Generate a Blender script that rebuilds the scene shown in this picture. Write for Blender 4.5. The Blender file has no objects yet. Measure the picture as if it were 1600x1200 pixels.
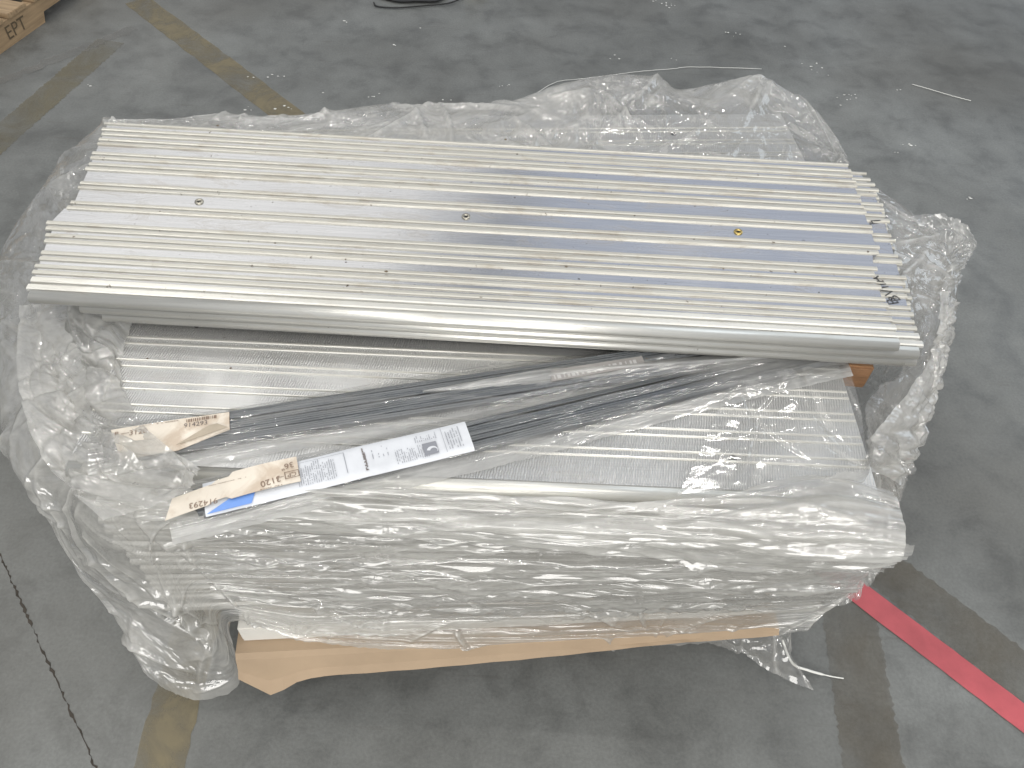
import bpy, bmesh, math, random
import numpy as np
from mathutils import Vector, Matrix

S = bpy.context.scene
COL = S.collection
random.seed(7)
RNG = np.random.default_rng(11)

# ------------------------------------------------------------------ camera
CAM_H, FPX = 1.72, 1250.0
PITCH, ROLL = math.radians(50.2), math.radians(3.2)
_f = np.array([0, math.cos(PITCH), -math.sin(PITCH)])
_r0 = np.array([1.0, 0, 0]); _u0 = np.cross(_r0, _f)
_r = _r0 * math.cos(ROLL) + _u0 * math.sin(ROLL)
_u = -_r0 * math.sin(ROLL) + _u0 * math.cos(ROLL)
cam_d = bpy.data.cameras.new("camera"); cam = bpy.data.objects.new("camera", cam_d); COL.objects.link(cam)
cam_d.sensor_width = 36.0; cam_d.lens = 36.0 * FPX / 1600.0
cam_d.clip_start = 0.05; cam_d.clip_end = 200
cam.matrix_world = Matrix(((_r[0], _u[0], -_f[0], 0), (_r[1], _u[1], -_f[1], 0), (_r[2], _u[2], -_f[2], CAM_H), (0, 0, 0, 1)))
S.camera = cam

def A(px, py, z):
    """point of the horizontal plane at height z seen at that place of the photograph"""
    d = _f * FPX + (px - 800) * _r + (600 - py) * _u
    t = (z - CAM_H) / d[2]
    return (d[0] * t, d[1] * t, z)

# ------------------------------------------------------------------ world, lamps, exposure
W = bpy.data.worlds.new("World"); S.world = W; W.use_nodes = True
wb = W.node_tree.nodes["Background"]
wb.inputs[0].default_value = (0.69, 0.72, 0.77, 1); wb.inputs[1].default_value = 0.58

def area(name, loc, target, sx, sy, power, color):
    d = bpy.data.lights.new(name, 'AREA'); d.shape = 'RECTANGLE'; d.size = sx; d.size_y = sy
    d.energy = power; d.color = color
    o = bpy.data.objects.new(name, d); COL.objects.link(o)
    o.location = loc
    o.rotation_euler = (Vector(target) - Vector(loc)).to_track_quat('-Z', 'Y').to_euler()
    return o
area("roof_light_blue", (2.3, 6.6, 5.0), (2.3, 6.6, 0), 4.4, 4.6, 14, (0.62, 0.73, 1.0))
rl = area("roof_light_far", (-3.15, 6.1, 5.0), (-3.15, 6.1, 0), 4.3, 5.4, 50, (1.0, 0.955, 0.87)); rl.rotation_euler.z = math.radians(-20)
area("roof_light_near", (-0.4, 0.7, 5.6), (-0.4, 0.7, 0), 6.0, 4.2, 62, (1.0, 0.965, 0.90))
area("front_door_light", (0.6, -5.2, 2.9), (0.0, 1.0, 0.4), 5.0, 3.6, 270, (1.0, 0.975, 0.93))
area("doorway_light", (5.0, 4.5, 2.6), (0.2, 1.0, 0.5), 2.6, 3.0, 40, (0.80, 0.90, 1.0))
for i, (x, y) in enumerate(((-2.6, 3.4), (1.2, 3.2), (-2.4, 1.0), (2.4, 1.0), (-2.2, -1.4), (0.0, -1.4), (2.2, -1.4), (-2.2, -3.4), (0.0, -3.4), (2.2, -3.4))):
    area("added_glint_light", (x, y, 4.6), (x, y, 0), 1.4, 0.03, 22, (1.0, 0.97, 0.92))  # narrow bright lamps added out of view to give the film its glints

S.view_settings.view_transform = 'Standard'; S.view_settings.look = 'None'
S.view_settings.gamma = 1; S.view_settings.use_curve_mapping = False
S.view_settings.exposure = -0.05
S.render.engine = 'CYCLES'
S.cycles.use_denoising = True
S.cycles.max_bounces = 5; S.cycles.diffuse_bounces = 2; S.cycles.glossy_bounces = 3
S.cycles.transmission_bounces = 6; S.cycles.transparent_max_bounces = 18
S.cycles.use_adaptive_sampling = True; S.cycles.adaptive_threshold = 0.02; S.cycles.use_light_tree = True
S.cycles.caustics_reflective = False; S.cycles.caustics_refractive = False
S.cycles.sample_clamp_indirect = 4.0

# ------------------------------------------------------------------ node helpers
def newmat(name):
    m = bpy.data.materials.new(name); m.use_nodes = True
    nt = m.node_tree
    for n in list(nt.nodes): nt.nodes.remove(n)
    out = nt.nodes.new('ShaderNodeOutputMaterial')
    return m, nt, out
def N(nt, t, **kw):
    n = nt.nodes.new(t)
    for k, v in kw.items(): setattr(n, k, v)
    return n
def setin(nt, n, key, v):
    if hasattr(v, 'is_output'): nt.links.new(v, n.inputs[key])
    else: n.inputs[key].default_value = v
def coords(nt, kind='Object', scale=(1, 1, 1), rot=(0, 0, 0)):
    tc = N(nt, 'ShaderNodeTexCoord'); mp = N(nt, 'ShaderNodeMapping')
    mp.inputs['Scale'].default_value = scale; mp.inputs['Rotation'].default_value = rot
    nt.links.new(tc.outputs[kind], mp.inputs['Vector']); return mp.outputs[0]
def noise(nt, vec, scale, detail=4, rough=0.55, dist=0.0):
    n = N(nt, 'ShaderNodeTexNoise'); nt.links.new(vec, n.inputs['Vector'])
    n.inputs['Scale'].default_value = scale; n.inputs['Detail'].default_value = detail
    n.inputs['Roughness'].default_value = rough; n.inputs['Distortion'].default_value = dist
    return n.outputs['Fac']
def ramp(nt, fac, *stops):
    r = N(nt, 'ShaderNodeValToRGB'); nt.links.new(fac, r.inputs[0])
    e = r.color_ramp.elements
    while len(e) < len(stops): e.new(0.5)
    for el, (p, c) in zip(e, stops):
        el.position = p; el.color = c if len(c) == 4 else (*c, 1)
    return r.outputs[0]
def g(v): return (v, v, v, 1)
def mixc(nt, fac, a, b, mode='MIX'):
    m = N(nt, 'ShaderNodeMix', data_type='RGBA', blend_type=mode)
    setin(nt, m, 0, fac); setin(nt, m, 6, a); setin(nt, m, 7, b); return m.outputs[2]
def math_(nt, op, a, b=0.0, clamp=False):
    m = N(nt, 'ShaderNodeMath', operation=op, use_clamp=clamp); setin(nt, m, 0, a); setin(nt, m, 1, b); return m.outputs[0]
def bump(nt, h, strength, dist, normal=None):
    b = N(nt, 'ShaderNodeBump'); nt.links.new(h, b.inputs['Height'])
    b.inputs['Strength'].default_value = strength; b.inputs['Distance'].default_value = dist
    if normal is not None: nt.links.new(normal, b.inputs['Normal'])
    return b.outputs[0]
def principled(nt, out, **kw):
    p = N(nt, 'ShaderNodeBsdfPrincipled')
    for k, v in kw.items(): setin(nt, p, k.replace('_', ' '), v)
    nt.links.new(p.outputs[0], out.inputs[0]); return p

MAT = {}
# concrete floor
m, nt, out = newmat('concrete'); v = coords(nt)
n1 = noise(nt, v, 1.1, 6, 0.6, 0.4); n2 = noise(nt, v, 7.0, 8, 0.65, 0.3); n3 = noise(nt, v, 140, 3, 0.6)
c = ramp(nt, n1, (0.30, (0.112, 0.115, 0.109)), (0.52, (0.160, 0.166, 0.160)), (0.72, (0.210, 0.219, 0.213)))
c = mixc(nt, 0.75, c, ramp(nt, n2, (0.34, g(0.62)), (0.5, g(1.0)), (0.68, g(1.22))), 'MULTIPLY')
c = mixc(nt, 0.6, c, ramp(nt, n3, (0.3, g(0.8)), (0.7, g(1.18))), 'MULTIPLY')
vs = coords(nt, scale=(1.6, 14, 1), rot=(0, 0, 0.7)); sc = noise(nt, vs, 2.2, 6, 0.7)
c = mixc(nt, ramp(nt, sc, (0.60, g(0)), (0.78, g(0.5))), c, (0.085, 0.078, 0.068, 1))
br = noise(nt, v, 0.7, 3, 0.5)
c = mixc(nt, ramp(nt, br, (0.48, g(0)), (0.75, g(0.35))), c, (0.13, 0.115, 0.09, 1))
principled(nt, out, Base_Color=c, Roughness=ramp(nt, n2, (0.3, g(0.42)), (0.7, g(0.66))),
           Normal=bump(nt, math_(nt, 'ADD', n3, n2), 0.25, 0.002))
MAT['concrete'] = m

def worn_paint(name, col, col2, lo, hi, scale, top=1.0):
    m, nt, out = newmat(name); v = coords(nt)
    w = noise(nt, v, scale, 8, 0.68, 0.5); d = noise(nt, v, scale * 4, 5, 0.6)
    p = N(nt, 'ShaderNodeBsdfPrincipled'); p.inputs['Roughness'].default_value = 0.55
    nt.links.new(mixc(nt, d, col, col2), p.inputs['Base Color'])
    t = N(nt, 'ShaderNodeBsdfTransparent'); mx = N(nt, 'ShaderNodeMixShader')
    nt.links.new(ramp(nt, w, (lo, g(top)), (hi, g(top * 0.25))), mx.inputs[0])
    nt.links.new(t.outputs[0], mx.inputs[1]); nt.links.new(p.outputs[0], mx.inputs[2]); nt.links.new(mx.outputs[0], out.inputs[0])
    MAT[name] = m
worn_paint('yellow_worn', (0.27, 0.225, 0.125, 1), (0.18, 0.155, 0.105, 1), 0.40, 0.66, 6.0, 0.8)
worn_paint('yellow_faint', (0.22, 0.19, 0.11, 1), (0.17, 0.15, 0.105, 1), 0.40, 0.64, 4.0, 0.6)
worn_paint('brown_worn', (0.165, 0.135, 0.09, 1), (0.11, 0.095, 0.07, 1), 0.36, 0.66, 5.0, 0.42)
worn_paint('pale_scuff', (0.30, 0.29, 0.27, 1), (0.2, 0.2, 0.19, 1), 0.36, 0.6, 6.0, 0.55)

def plain(name, col, rough=0.5, metal=0.0, var=0.15, vscale=20, bmp=0.0, bscale=60, stretch=(1, 1, 1), coat=0.0):
    m, nt, out = newmat(name); v = coords(nt, scale=stretch)
    n = noise(nt, v, vscale, 6, 0.6)
    c = mixc(nt, 1.0, (*col, 1), ramp(nt, n, (0.25, g(1 - var)), (0.75, g(1 + var))), 'MULTIPLY')
    kw = dict(Base_Color=c, Roughness=rough, Metallic=metal)
    if bmp: kw['Normal'] = bump(nt, noise(nt, v, bscale, 5, 0.6), bmp, 0.002)
    p = principled(nt, out, **kw)
    MAT[name] = m; return m
plain('red_tape', (0.47, 0.09, 0.105), 0.45, 0, 0.22, 9, 0.2, 30)
plain('joint_dark', (0.055, 0.047, 0.038), 0.9, 0, 0.4, 30)
plain('wood', (0.36, 0.255, 0.15), 0.75, 0, 0.35, 5, 0.3, 30, (1, 14, 14))
plain('wood_brown', (0.28, 0.15, 0.075), 0.65, 0, 0.4, 8, 0.4, 30, (3, 20, 20))
plain('cardboard', (0.41, 0.305, 0.205), 0.8, 0, 0.12, 6, 0.1, 80)
plain('white_board', (0.74, 0.72, 0.67), 0.6, 0, 0.06, 8)
plain('white_fleck', (0.80, 0.80, 0.76), 0.6, 0, 0.1)
plain('black_rubber', (0.025, 0.025, 0.025), 0.6)
plain('yellow_cloth', (0.60, 0.50, 0.24), 0.85, 0, 0.2, 40)
plain('cream_card', (0.72, 0.655, 0.56), 0.6, 0, 0.14, 14, 0.05, 40)
m = MAT['cream_card']; nt = m.node_tree; pb = [n for n in nt.nodes if n.type == 'BSDF_PRINCIPLED'][0]; src = pb.inputs['Base Color'].links[0].from_socket
sn = noise(nt, coords(nt, scale=(1, 1, 1)), 16, 5, 0.6, 0.8)
nt.links.new(mixc(nt, ramp(nt, sn, (0.50, g(0)), (0.66, g(0.55))), src, (0.42, 0.30, 0.20, 1)), pb.inputs['Base Color'])
plain('white_paper', (0.66, 0.68, 0.715), 0.5, 0, 0.10, 18, 0.05, 40)
plain('card_back', (0.42, 0.36, 0.28), 0.7, 0, 0.15, 25)
plain('blue_print', (0.16, 0.31, 0.70), 0.4, 0, 0.08)
plain('ink', (0.17, 0.145, 0.135), 0.7)
plain('ink_grey', (0.26, 0.27, 0.30), 0.7)
plain('ink_brown', (0.22, 0.15, 0.11), 0.7)
plain('stencil', (0.12, 0.09, 0.055), 0.85)
plain('marker', (0.05, 0.05, 0.05), 0.6)
plain('screw_metal', (0.42, 0.40, 0.34), 0.35, 0.9, 0.3, 200)
plain('dark_hole', (0.02, 0.02, 0.02), 0.9)
plain('brass', (0.55, 0.42, 0.16), 0.3, 1.0, 0.2, 90)

def aluminium(name, col, rlo, rhi, metal, dirt, saw=0.0, streak=1.0):
    m, nt, out = newmat(name)
    v = coords(nt); vx = coords(nt, scale=(1.2, 60, 60))
    st = noise(nt, vx, 6.0, 6, 0.65); bl = noise(nt, v, 5.0, 6, 0.62, 0.6); sp = noise(nt, v, 90, 3, 0.5)
    vd = coords(nt, scale=(2.2, 9, 9)); dn = noise(nt, vd, 4.0, 7, 0.68, 0.8)
    c = mixc(nt, 0.35 * streak, (*col, 1), ramp(nt, st, (0.3, g(0.72)), (0.7, g(1.15))), 'MULTIPLY')
    c = mixc(nt, ramp(nt, dn, (0.52, g(0)), (0.78, g(dirt))), c, (0.34, 0.285, 0.205, 1))
    c = mixc(nt, ramp(nt, sp, (0.71, g(0)), (0.77, g(min(1, dirt * 1.5)))), c, (0.14, 0.11, 0.08, 1))
    r = N(nt, 'ShaderNodeMapRange'); nt.links.new(bl, r.inputs[0])
    r.inputs[1].default_value = 0.3; r.inputs[2].default_value = 0.7; r.inputs[3].default_value = rlo; r.inputs[4].default_value = rhi
    mt = N(nt, 'ShaderNodeMapRange'); nt.links.new(dn, mt.inputs[0])
    mt.inputs[1].default_value = 0.5; mt.inputs[2].default_value = 0.8; mt.inputs[3].default_value = metal; mt.inputs[4].default_value = metal * (1 - dirt * 0.7)
    nrm = bump(nt, st, 0.12 * streak, 0.001)
    if saw:
        wv = N(nt, 'ShaderNodeTexWave', wave_type='BANDS', bands_direction='X')
        nt.links.new(coords(nt, rot=(0, 0, 0.16)), wv.inputs['Vector'])
        wv.inputs['Scale'].default_value = 75; wv.inputs['Distortion'].default_value = 4.0; wv.inputs['Detail'].default_value = 3
        wv.inputs['Detail Scale'].default_value = 1.5
        msk = noise(nt, v, 3.5, 3, 0.5)
        hh = math_(nt, 'MULTIPLY', wv.outputs['Fac'], ramp(nt, msk, (0.38, g(0.05)), (0.6, g(1))))
        nrm = bump(nt, hh, saw, 0.004, nrm)
        c = mixc(nt, math_(nt, 'MULTIPLY', hh, 0.32), c, (0.30, 0.30, 0.29, 1))
    principled(nt, out, Base_Color=c, Roughness=r.outputs[0], Metallic=mt.outputs[0], Normal=nrm)
    MAT[name] = m
aluminium('alu_land', (0.71, 0.715, 0.73), 0.13, 0.25, 1.0, 0.5)
aluminium('alu_rib', (0.60, 0.585, 0.53), 0.36, 0.52, 0.7, 0.75)
aluminium('alu_nose', (0.76, 0.75, 0.70), 0.27, 0.42, 0.72, 0.4)
aluminium('alu_milled', (0.62, 0.62, 0.61), 0.36, 0.5, 0.75, 0.25, saw=0.5)
aluminium('alu_layer', (0.72, 0.71, 0.68), 0.42, 0.6, 0.5, 0.3)
aluminium('dark_strip', (0.10, 0.11, 0.12), 0.28, 0.45, 0.85, 0.15)

def film_mat(name, tint, haze_lo, haze_hi, streak, crinkle, rough, gloss, su, sv, sdist):
    """thin clear stretch film: mostly see-through, milky where layers lie double, mirror-like on its wrinkles"""
    m, nt, out = newmat(name)
    uv = coords(nt, 'UV', scale=(su, sv, 1)); iso = coords(nt, 'UV')
    s1 = noise(nt, uv, 1.0, 5, 0.66, 0.7)
    c1 = N(nt, 'ShaderNodeTexVoronoi', feature='DISTANCE_TO_EDGE'); 
    wob = N(nt, 'ShaderNodeVectorMath', operation='ADD'); nt.links.new(iso, wob.inputs[0])
    nz = N(nt, 'ShaderNodeTexNoise'); nt.links.new(iso, nz.inputs['Vector']); nz.inputs['Scale'].default_value = 14; nz.inputs['Detail'].default_value = 4
    sc_ = N(nt, 'ShaderNodeVectorMath', operation='SCALE'); nt.links.new(nz.outputs['Color'], sc_.inputs[0]); sc_.inputs['Scale'].default_value = 0.06
    nt.links.new(sc_.outputs[0], wob.inputs[1]); nt.links.new(wob.outputs[0], c1.inputs['Vector']); c1.inputs['Scale'].default_value = 26
    rid = ramp(nt, c1.outputs['Distance'], (0.0, g(1)), (0.22, g(0)))
    n4 = noise(nt, iso, 60, 3, 0.7)
    s2 = noise(nt, uv, 1.0, 2.5, 0.5, 0.9); s3 = noise(nt, uv, 0.33, 1, 0.5, 0.5)
    hh = math_(nt, 'MULTIPLY', math_(nt, 'ADD', s2, math_(nt, 'MULTIPLY', s3, 2.0)), streak * sdist)
    hc = math_(nt, 'MULTIPLY', math_(nt, 'ADD', math_(nt, 'MULTIPLY', rid, 0.6), n4), crinkle * 0.006)
    b2 = bump(nt, math_(nt, 'ADD', hh, hc), 1.0, 1.0)
    at = N(nt, 'ShaderNodeAttribute', attribute_name='haze')
    pt = noise(nt, iso, 5, 5, 0.6)
    hz = N(nt, 'ShaderNodeMapRange'); nt.links.new(math_(nt, 'ADD', math_(nt, 'MULTIPLY', s1, 0.6), math_(nt, 'MULTIPLY', pt, 0.4)), hz.inputs[0])
    hz.inputs[1].default_value = 0.35; hz.inputs[2].default_value = 0.65; hz.inputs[3].default_value = haze_lo; hz.inputs[4].default_value = haze_hi
    hfac = math_(nt, 'MULTIPLY', hz.outputs[0], at.outputs['Fac'], True)
    tr = N(nt, 'ShaderNodeBsdfTransparent'); tr.inputs[0].default_value = (0.97, 0.97, 0.965, 1)
    df = N(nt, 'ShaderNodeBsdfDiffuse'); df.inputs[0].default_value = (*tint, 1); pass
    tl = N(nt, 'ShaderNodeBsdfTranslucent'); tl.inputs[0].default_value = (*tint, 1); pass
    dm = N(nt, 'ShaderNodeMixShader'); dm.inputs[0].default_value = 0.5
    nt.links.new(df.outputs[0], dm.inputs[1]); nt.links.new(tl.outputs[0], dm.inputs[2])
    m1 = N(nt, 'ShaderNodeMixShader'); nt.links.new(hfac, m1.inputs[0]); nt.links.new(tr.outputs[0], m1.inputs[1]); nt.links.new(dm.outputs[0], m1.inputs[2])
    gl = N(nt, 'ShaderNodeBsdfGlossy'); gl.inputs['Roughness'].default_value = rough; nt.links.new(b2, gl.inputs['Normal'])
    lw = N(nt, 'ShaderNodeLayerWeight')
    fr_f = math_(nt, 'ADD', math_(nt, 'MULTIPLY', math_(nt, 'POWER', lw.outputs['Facing'], 5.0), 0.4), 0.05 * gloss)
    m2 = N(nt, 'ShaderNodeMixShader'); nt.links.new(math_(nt, 'MULTIPLY', fr_f, 1.0, True), m2.inputs[0])
    nt.links.new(m1.outputs[0], m2.inputs[1]); nt.links.new(gl.outputs[0], m2.inputs[2])
    nt.links.new(m2.outputs[0], out.inputs[0])
    MAT[name] = m
TINT = (0.88, 0.87, 0.83)
film_mat('film_wrap', TINT, 0.12, 0.46, 1.0, 0.11, 0.07, 3.2, 1.1, 42.0, 0.024)
film_mat('film_loose', TINT, 0.10, 0.42, 1.0, 0.20, 0.06, 3.2, 12.0, 14.0, 0.036)
film_mat('film_clear', TINT, 0.10, 0.36, 0.6, 0.03, 0.09, 2.4, 5.0, 7.0, 0.020)
film_mat('film_sleeve', (0.78, 0.78, 0.76), 0.06, 0.52, 0.8, 0.04, 0.10, 2.2, 1.5, 45.0, 0.009)

# ------------------------------------------------------------------ mesh helpers
def link(o, parent=None):
    COL.objects.link(o)
    if parent is not None: o.parent = parent
    return o
def tag(o, label=None, cat=None, group=None, kind=None):
    if label: o['label'] = label
    if cat: o['category'] = cat
    if group: o['group'] = group
    if kind: o['kind'] = kind
    return o
def empty(name, loc=(0, 0, 0), rz=0.0):
    o = bpy.data.objects.new(name, None); o.location = loc; o.rotation_euler = (0, 0, rz); o.empty_display_size = 0.05
    COL.objects.link(o); return o
def mesh(name, verts, faces, mat, parent=None, smooth=False):
    me = bpy.data.meshes.new(name); me.from_pydata([tuple(map(float, p)) for p in verts], [], faces); me.update()
    if isinstance(mat, str): mat = MAT[mat]
    me.materials.append(mat)
    if smooth: me.polygons.foreach_set('use_smooth', [True] * len(me.polygons))
    return link(bpy.data.objects.new(name, me), parent)
def box_vf(x0, x1, y0, y1, z0, z1):
    v = [(x0, y0, z0), (x1, y0, z0), (x1, y1, z0), (x0, y1, z0), (x0, y0, z1), (x1, y0, z1), (x1, y1, z1), (x0, y1, z1)]
    return v, [(0, 3, 2, 1), (4, 5, 6, 7), (0, 1, 5, 4), (1, 2, 6, 5), (2, 3, 7, 6), (3, 0, 4, 7)]
def bevel_box(name, x0, x1, y0, y1, z0, z1, mat, parent=None, b=0.002):
    bm = bmesh.new(); v, f = box_vf(x0, x1, y0, y1, z0, z1)
    vs = [bm.verts.new(p) for p in v]
    for q in f: bm.faces.new([vs[i] for i in q])
    bmesh.ops.bevel(bm, geom=list(bm.edges), offset=b, segments=2, affect='EDGES')
    me = bpy.data.meshes.new(name); bm.to_mesh(me); bm.free(); me.materials.append(MAT[mat])
    return link(bpy.data.objects.new(name, me), parent)
def prism(name, poly, z0, z1, mat, parent=None):
    """flat polygon (counter-clockwise) given a thickness"""
    n = len(poly); v = [(x, y, z0) for x, y in poly] + [(x, y, z1) for x, y in poly]
    f = [tuple(range(n))[::-1], tuple(range(n, 2 * n))] + [(i, (i + 1) % n, n + (i + 1) % n, n + i) for i in range(n)]
    return mesh(name, v, f, mat, parent)
def sweep_x(name, prof, x0, x1, mat, parent=None, smooth=False, bend=None):
    """closed (y, z) profile run along x"""
    n = len(prof); xs = [x0, x1] if bend is None else list(np.linspace(x0, x1, 24))
    v = []
    for x in xs:
        dy, dz = (0, 0) if bend is None else bend(x)
        v += [(x, y + dy, z + dz) for y, z in prof]
    f = [tuple(range(n)), tuple(range(n * (len(xs) - 1), n * len(xs)))[::-1]]
    for k in range(len(xs) - 1):
        f += [(k * n + (i + 1) % n, k * n + i, (k + 1) * n + i, (k + 1) * n + (i + 1) % n) for i in range(n)]
    return mesh(name, v, f, mat, parent, smooth)
def tube(name, pts, rad, mat, parent=None, sides=8):
    v, f = [], []; P = [Vector(p) for p in pts]
    for i, p in enumerate(P):
        t = (P[min(i + 1, len(P) - 1)] - P[max(i - 1, 0)]).normalized()
        a = t.cross(Vector((0, 0, 1)));  a = a.normalized() if a.length > 1e-4 else Vector((1, 0, 0))
        b = t.cross(a); r = rad[i] if isinstance(rad, (list, tuple)) else rad
        for k in range(sides):
            th = 2 * math.pi * k / sides; v.append(p + a * (r * math.cos(th)) + b * (r * math.sin(th)))
    for i in range(len(P) - 1):
        for k in range(sides):
            f.append((i * sides + k, i * sides + (k + 1) % sides, (i + 1) * sides + (k + 1) % sides, (i + 1) * sides + k))
    f += [tuple(range(sides))[::-1], tuple(range((len(P) - 1) * sides, len(P) * sides))]
    return mesh(name, v, f, mat, parent, True)
def text(name, s, size, mat, parent, loc, rz=0.0, sx=1.0, shear=0.0, align='CENTER'):
    cu = bpy.data.curves.new(name, 'FONT'); cu.body = s; cu.size = size; cu.align_x = align; cu.align_y = 'CENTER'; cu.shear = shear
    cu.resolution_u = 3
    o = bpy.data.objects.new(name, cu); COL.objects.link(o)
    dg = bpy.context.evaluated_depsgraph_get(); dg.update()
    me = bpy.data.meshes.new_from_object(o.evaluated_get(dg)); bpy.data.objects.remove(o); bpy.data.curves.remove(cu)
    me.name = name; me.materials.clear(); me.materials.append(MAT[mat])
    ob = bpy.data.objects.new(name, me); ob.location = loc; ob.rotation_euler = (0, 0, rz); ob.scale = (sx, 1, 1)
    return link(ob, parent)

# --- wrinkled sheets
def vnoise(x, y, seed):
    xi = np.floor(x).astype(np.int64); yi = np.floor(y).astype(np.int64); xf = x - xi; yf = y - yi
    xf = xf * xf * (3 - 2 * xf); yf = yf * yf * (3 - 2 * yf)
    def h(a, b):
        k = (a * 374761393 + b * 668265263 + seed * 1442695041) & 0x7fffffff
        k = ((k ^ (k >> 13)) * 1274126177) & 0x7fffffff
        return ((k ^ (k >> 16)) & 0xffff) / 65535.0
    a = h(xi, yi); b = h(xi + 1, yi); c = h(xi, yi + 1); d = h(xi + 1, yi + 1)
    return (a * (1 - xf) + b * xf) * (1 - yf) + (c * (1 - xf) + d * xf) * yf
def ridged(x, y, seed, octv=4, gain=0.5):
    s = 0; a = 1.0; t = 0
    for k in range(octv):
        s = s + a * (1 - np.abs(2 * vnoise(x * 2 ** k + 13.7 * k, y * 2 ** k - 7.1 * k, seed + k) - 1)); t += a; a *= gain
    return s / t - 0.5
def crspline(P, n):
    """Catmull-Rom resampling of P (k, ..., 3) along axis 0 to n samples"""
    P = np.asarray(P, float); k = len(P)
    E = np.concatenate([2 * P[:1] - P[1:2], P, 2 * P[-1:] - P[-2:-1]])
    t = np.linspace(0, k - 1, n); i = np.minimum(t.astype(int), k - 2); f = (t - i).reshape((-1,) + (1,) * (P.ndim - 1))
    a, b, c, d = E[i], E[i + 1], E[i + 2], E[i + 3]
    return 0.5 * (2 * b + (c - a) * f + (2 * a - 5 * b + 4 * c - d) * f ** 2 + (3 * b - a - 3 * c + d) * f ** 3)
def film(name, ctrl, nu, nv, mat, parent, haze=1.0, wr=(), creases=0, cr_amp=0.012, cr_dir=None, seed=1, rag=0.0, edge_keep=0.0, amap=None, crease_haze=1.3, lines=(), loose=None, clen=1.0):
    """ctrl[column][row] -> sheet; wr = ((amplitude, frequency along columns per m, along rows per m), ...)"""
    C = np.asarray(ctrl, float)
    G = crspline(C, nu); G = np.swapaxes(crspline(np.swapaxes(G, 0, 1), nv), 0, 1)
    du = np.linalg.norm(np.diff(G, axis=0), axis=2).mean(1); dv = np.linalg.norm(np.diff(G, axis=1), axis=2).mean(0)
    su = np.concatenate([[0], np.cumsum(du)]); sv = np.concatenate([[0], np.cumsum(dv)])
    U, V = np.meshgrid(su, sv, indexing='ij')
    gu = np.gradient(G, axis=0); gv = np.gradient(G, axis=1)
    nr = np.cross(gu, gv); nr /= np.linalg.norm(nr, axis=2, keepdims=True) + 1e-9
    H = np.zeros_like(U)
    for k, (amp, fu, fv) in enumerate(wr):
        wx = U + 0.05 * vnoise(U * 6, V * 6, seed + 91); wy = V + 0.05 * vnoise(U * 6 + 5, V * 6, seed + 92)
        H += amp * ridged(wx * fu, wy * fv, seed * 17 + k * 5)
    if amap is not None: H *= crspline(np.asarray(amap, float)[:, None], nu)
    rg = np.random.default_rng(seed)
    M = np.zeros_like(U)
    for k in range(creases):
        cu, cv = rg.uniform(0, su[-1]), rg.uniform(0, sv[-1])
        th = rg.uniform(0, math.pi) if cr_dir is None else rg.normal(cr_dir[0], cr_dir[1])
        L = clen * rg.uniform(0.03, 0.16); w = rg.uniform(0.004, 0.014)
        a = (U - cu) * math.cos(th) + (V - cv) * math.sin(th); b = -(U - cu) * math.sin(th) + (V - cv) * math.cos(th)
        b = b + 0.15 * a * a / L
        cs = rg.uniform(0.3, 1.0); fall = np.clip(1 - (a / L) ** 2, 0, 1)
        H += cs * cr_amp * np.clip(1 - np.abs(b) / w, 0, 1) * fall
        M = np.maximum(M, cs * np.clip(1 - np.abs(b) / (0.0045 + 0.15 * w), 0, 1) * fall)
    for (ua, va, ub, vb, lw_, la) in lines:
        ua, ub = ua * su[-1], ub * su[-1]; va, vb = va * sv[-1], vb * sv[-1]; L2 = (ub - ua) ** 2 + (vb - va) ** 2
        t = np.clip(((U - ua) * (ub - ua) + (V - va) * (vb - va)) / L2, 0, 1)
        dd = np.hypot(U - ua - t * (ub - ua) + 0.008 * np.sin(t * 5), V - va - t * (vb - va))
        H += la * np.clip(1 - dd / (3.5 * lw_), 0, 1); M = np.maximum(M, 1.2 * np.clip(1.3 - dd / lw_, 0, 1))
    if edge_keep:
        e = np.clip(np.minimum(np.minimum(U, su[-1] - U), np.minimum(V, sv[-1] - V)) / edge_keep, 0, 1); H *= e
    G = G + nr * H[..., None]
    if rag:   # torn, uneven first and last rows
        for row, nxt in ((0, 1), (-1, -2)):
            d = G[:, row] - G[:, nxt]; d /= np.linalg.norm(d, axis=1, keepdims=True) + 1e-9
            G[:, row] += d * (rag * (ridged(su * 22, su * 0 + 3.3, seed + 40, 5, 0.6) + 0.2))[:, None]
    n = nu * nv; idx = np.arange(n).reshape(nu, nv)
    F = np.stack([idx[:-1, :-1], idx[1:, :-1], idx[1:, 1:], idx[:-1, 1:]], -1).reshape(-1, 4)
    me = bpy.data.meshes.new(name)
    me.vertices.add(n); me.vertices.foreach_set('co', G.reshape(-1))
    me.loops.add(F.size); me.loops.foreach_set('vertex_index', F.reshape(-1).astype(np.int32))
    me.polygons.add(len(F)); me.polygons.foreach_set('loop_start', np.arange(0, F.size, 4, dtype=np.int32))
    me.polygons.foreach_set('use_smooth', np.ones(len(F), bool))
    me.update(calc_edges=True)
    uvl = me.uv_layers.new(name='UVMap'); uvs = np.stack([U.reshape(-1), V.reshape(-1)], -1)[F.reshape(-1)]
    uvl.data.foreach_set('uv', uvs.reshape(-1).astype(np.float32))
    at = me.attributes.new('haze', 'FLOAT', 'POINT')
    hz = haze if np.isscalar(haze) else np.swapaxes(crspline(np.swapaxes(crspline(np.asarray(haze, float)[..., None], nu), 0, 1), nv), 0, 1)[..., 0]
    rd = ridged(U * 7, V * 7, seed + 71, 5, 0.6)
    hz = np.broadcast_to(hz, (nu, nv)) * (1 + 1.0 * rd) + crease_haze * M
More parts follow.
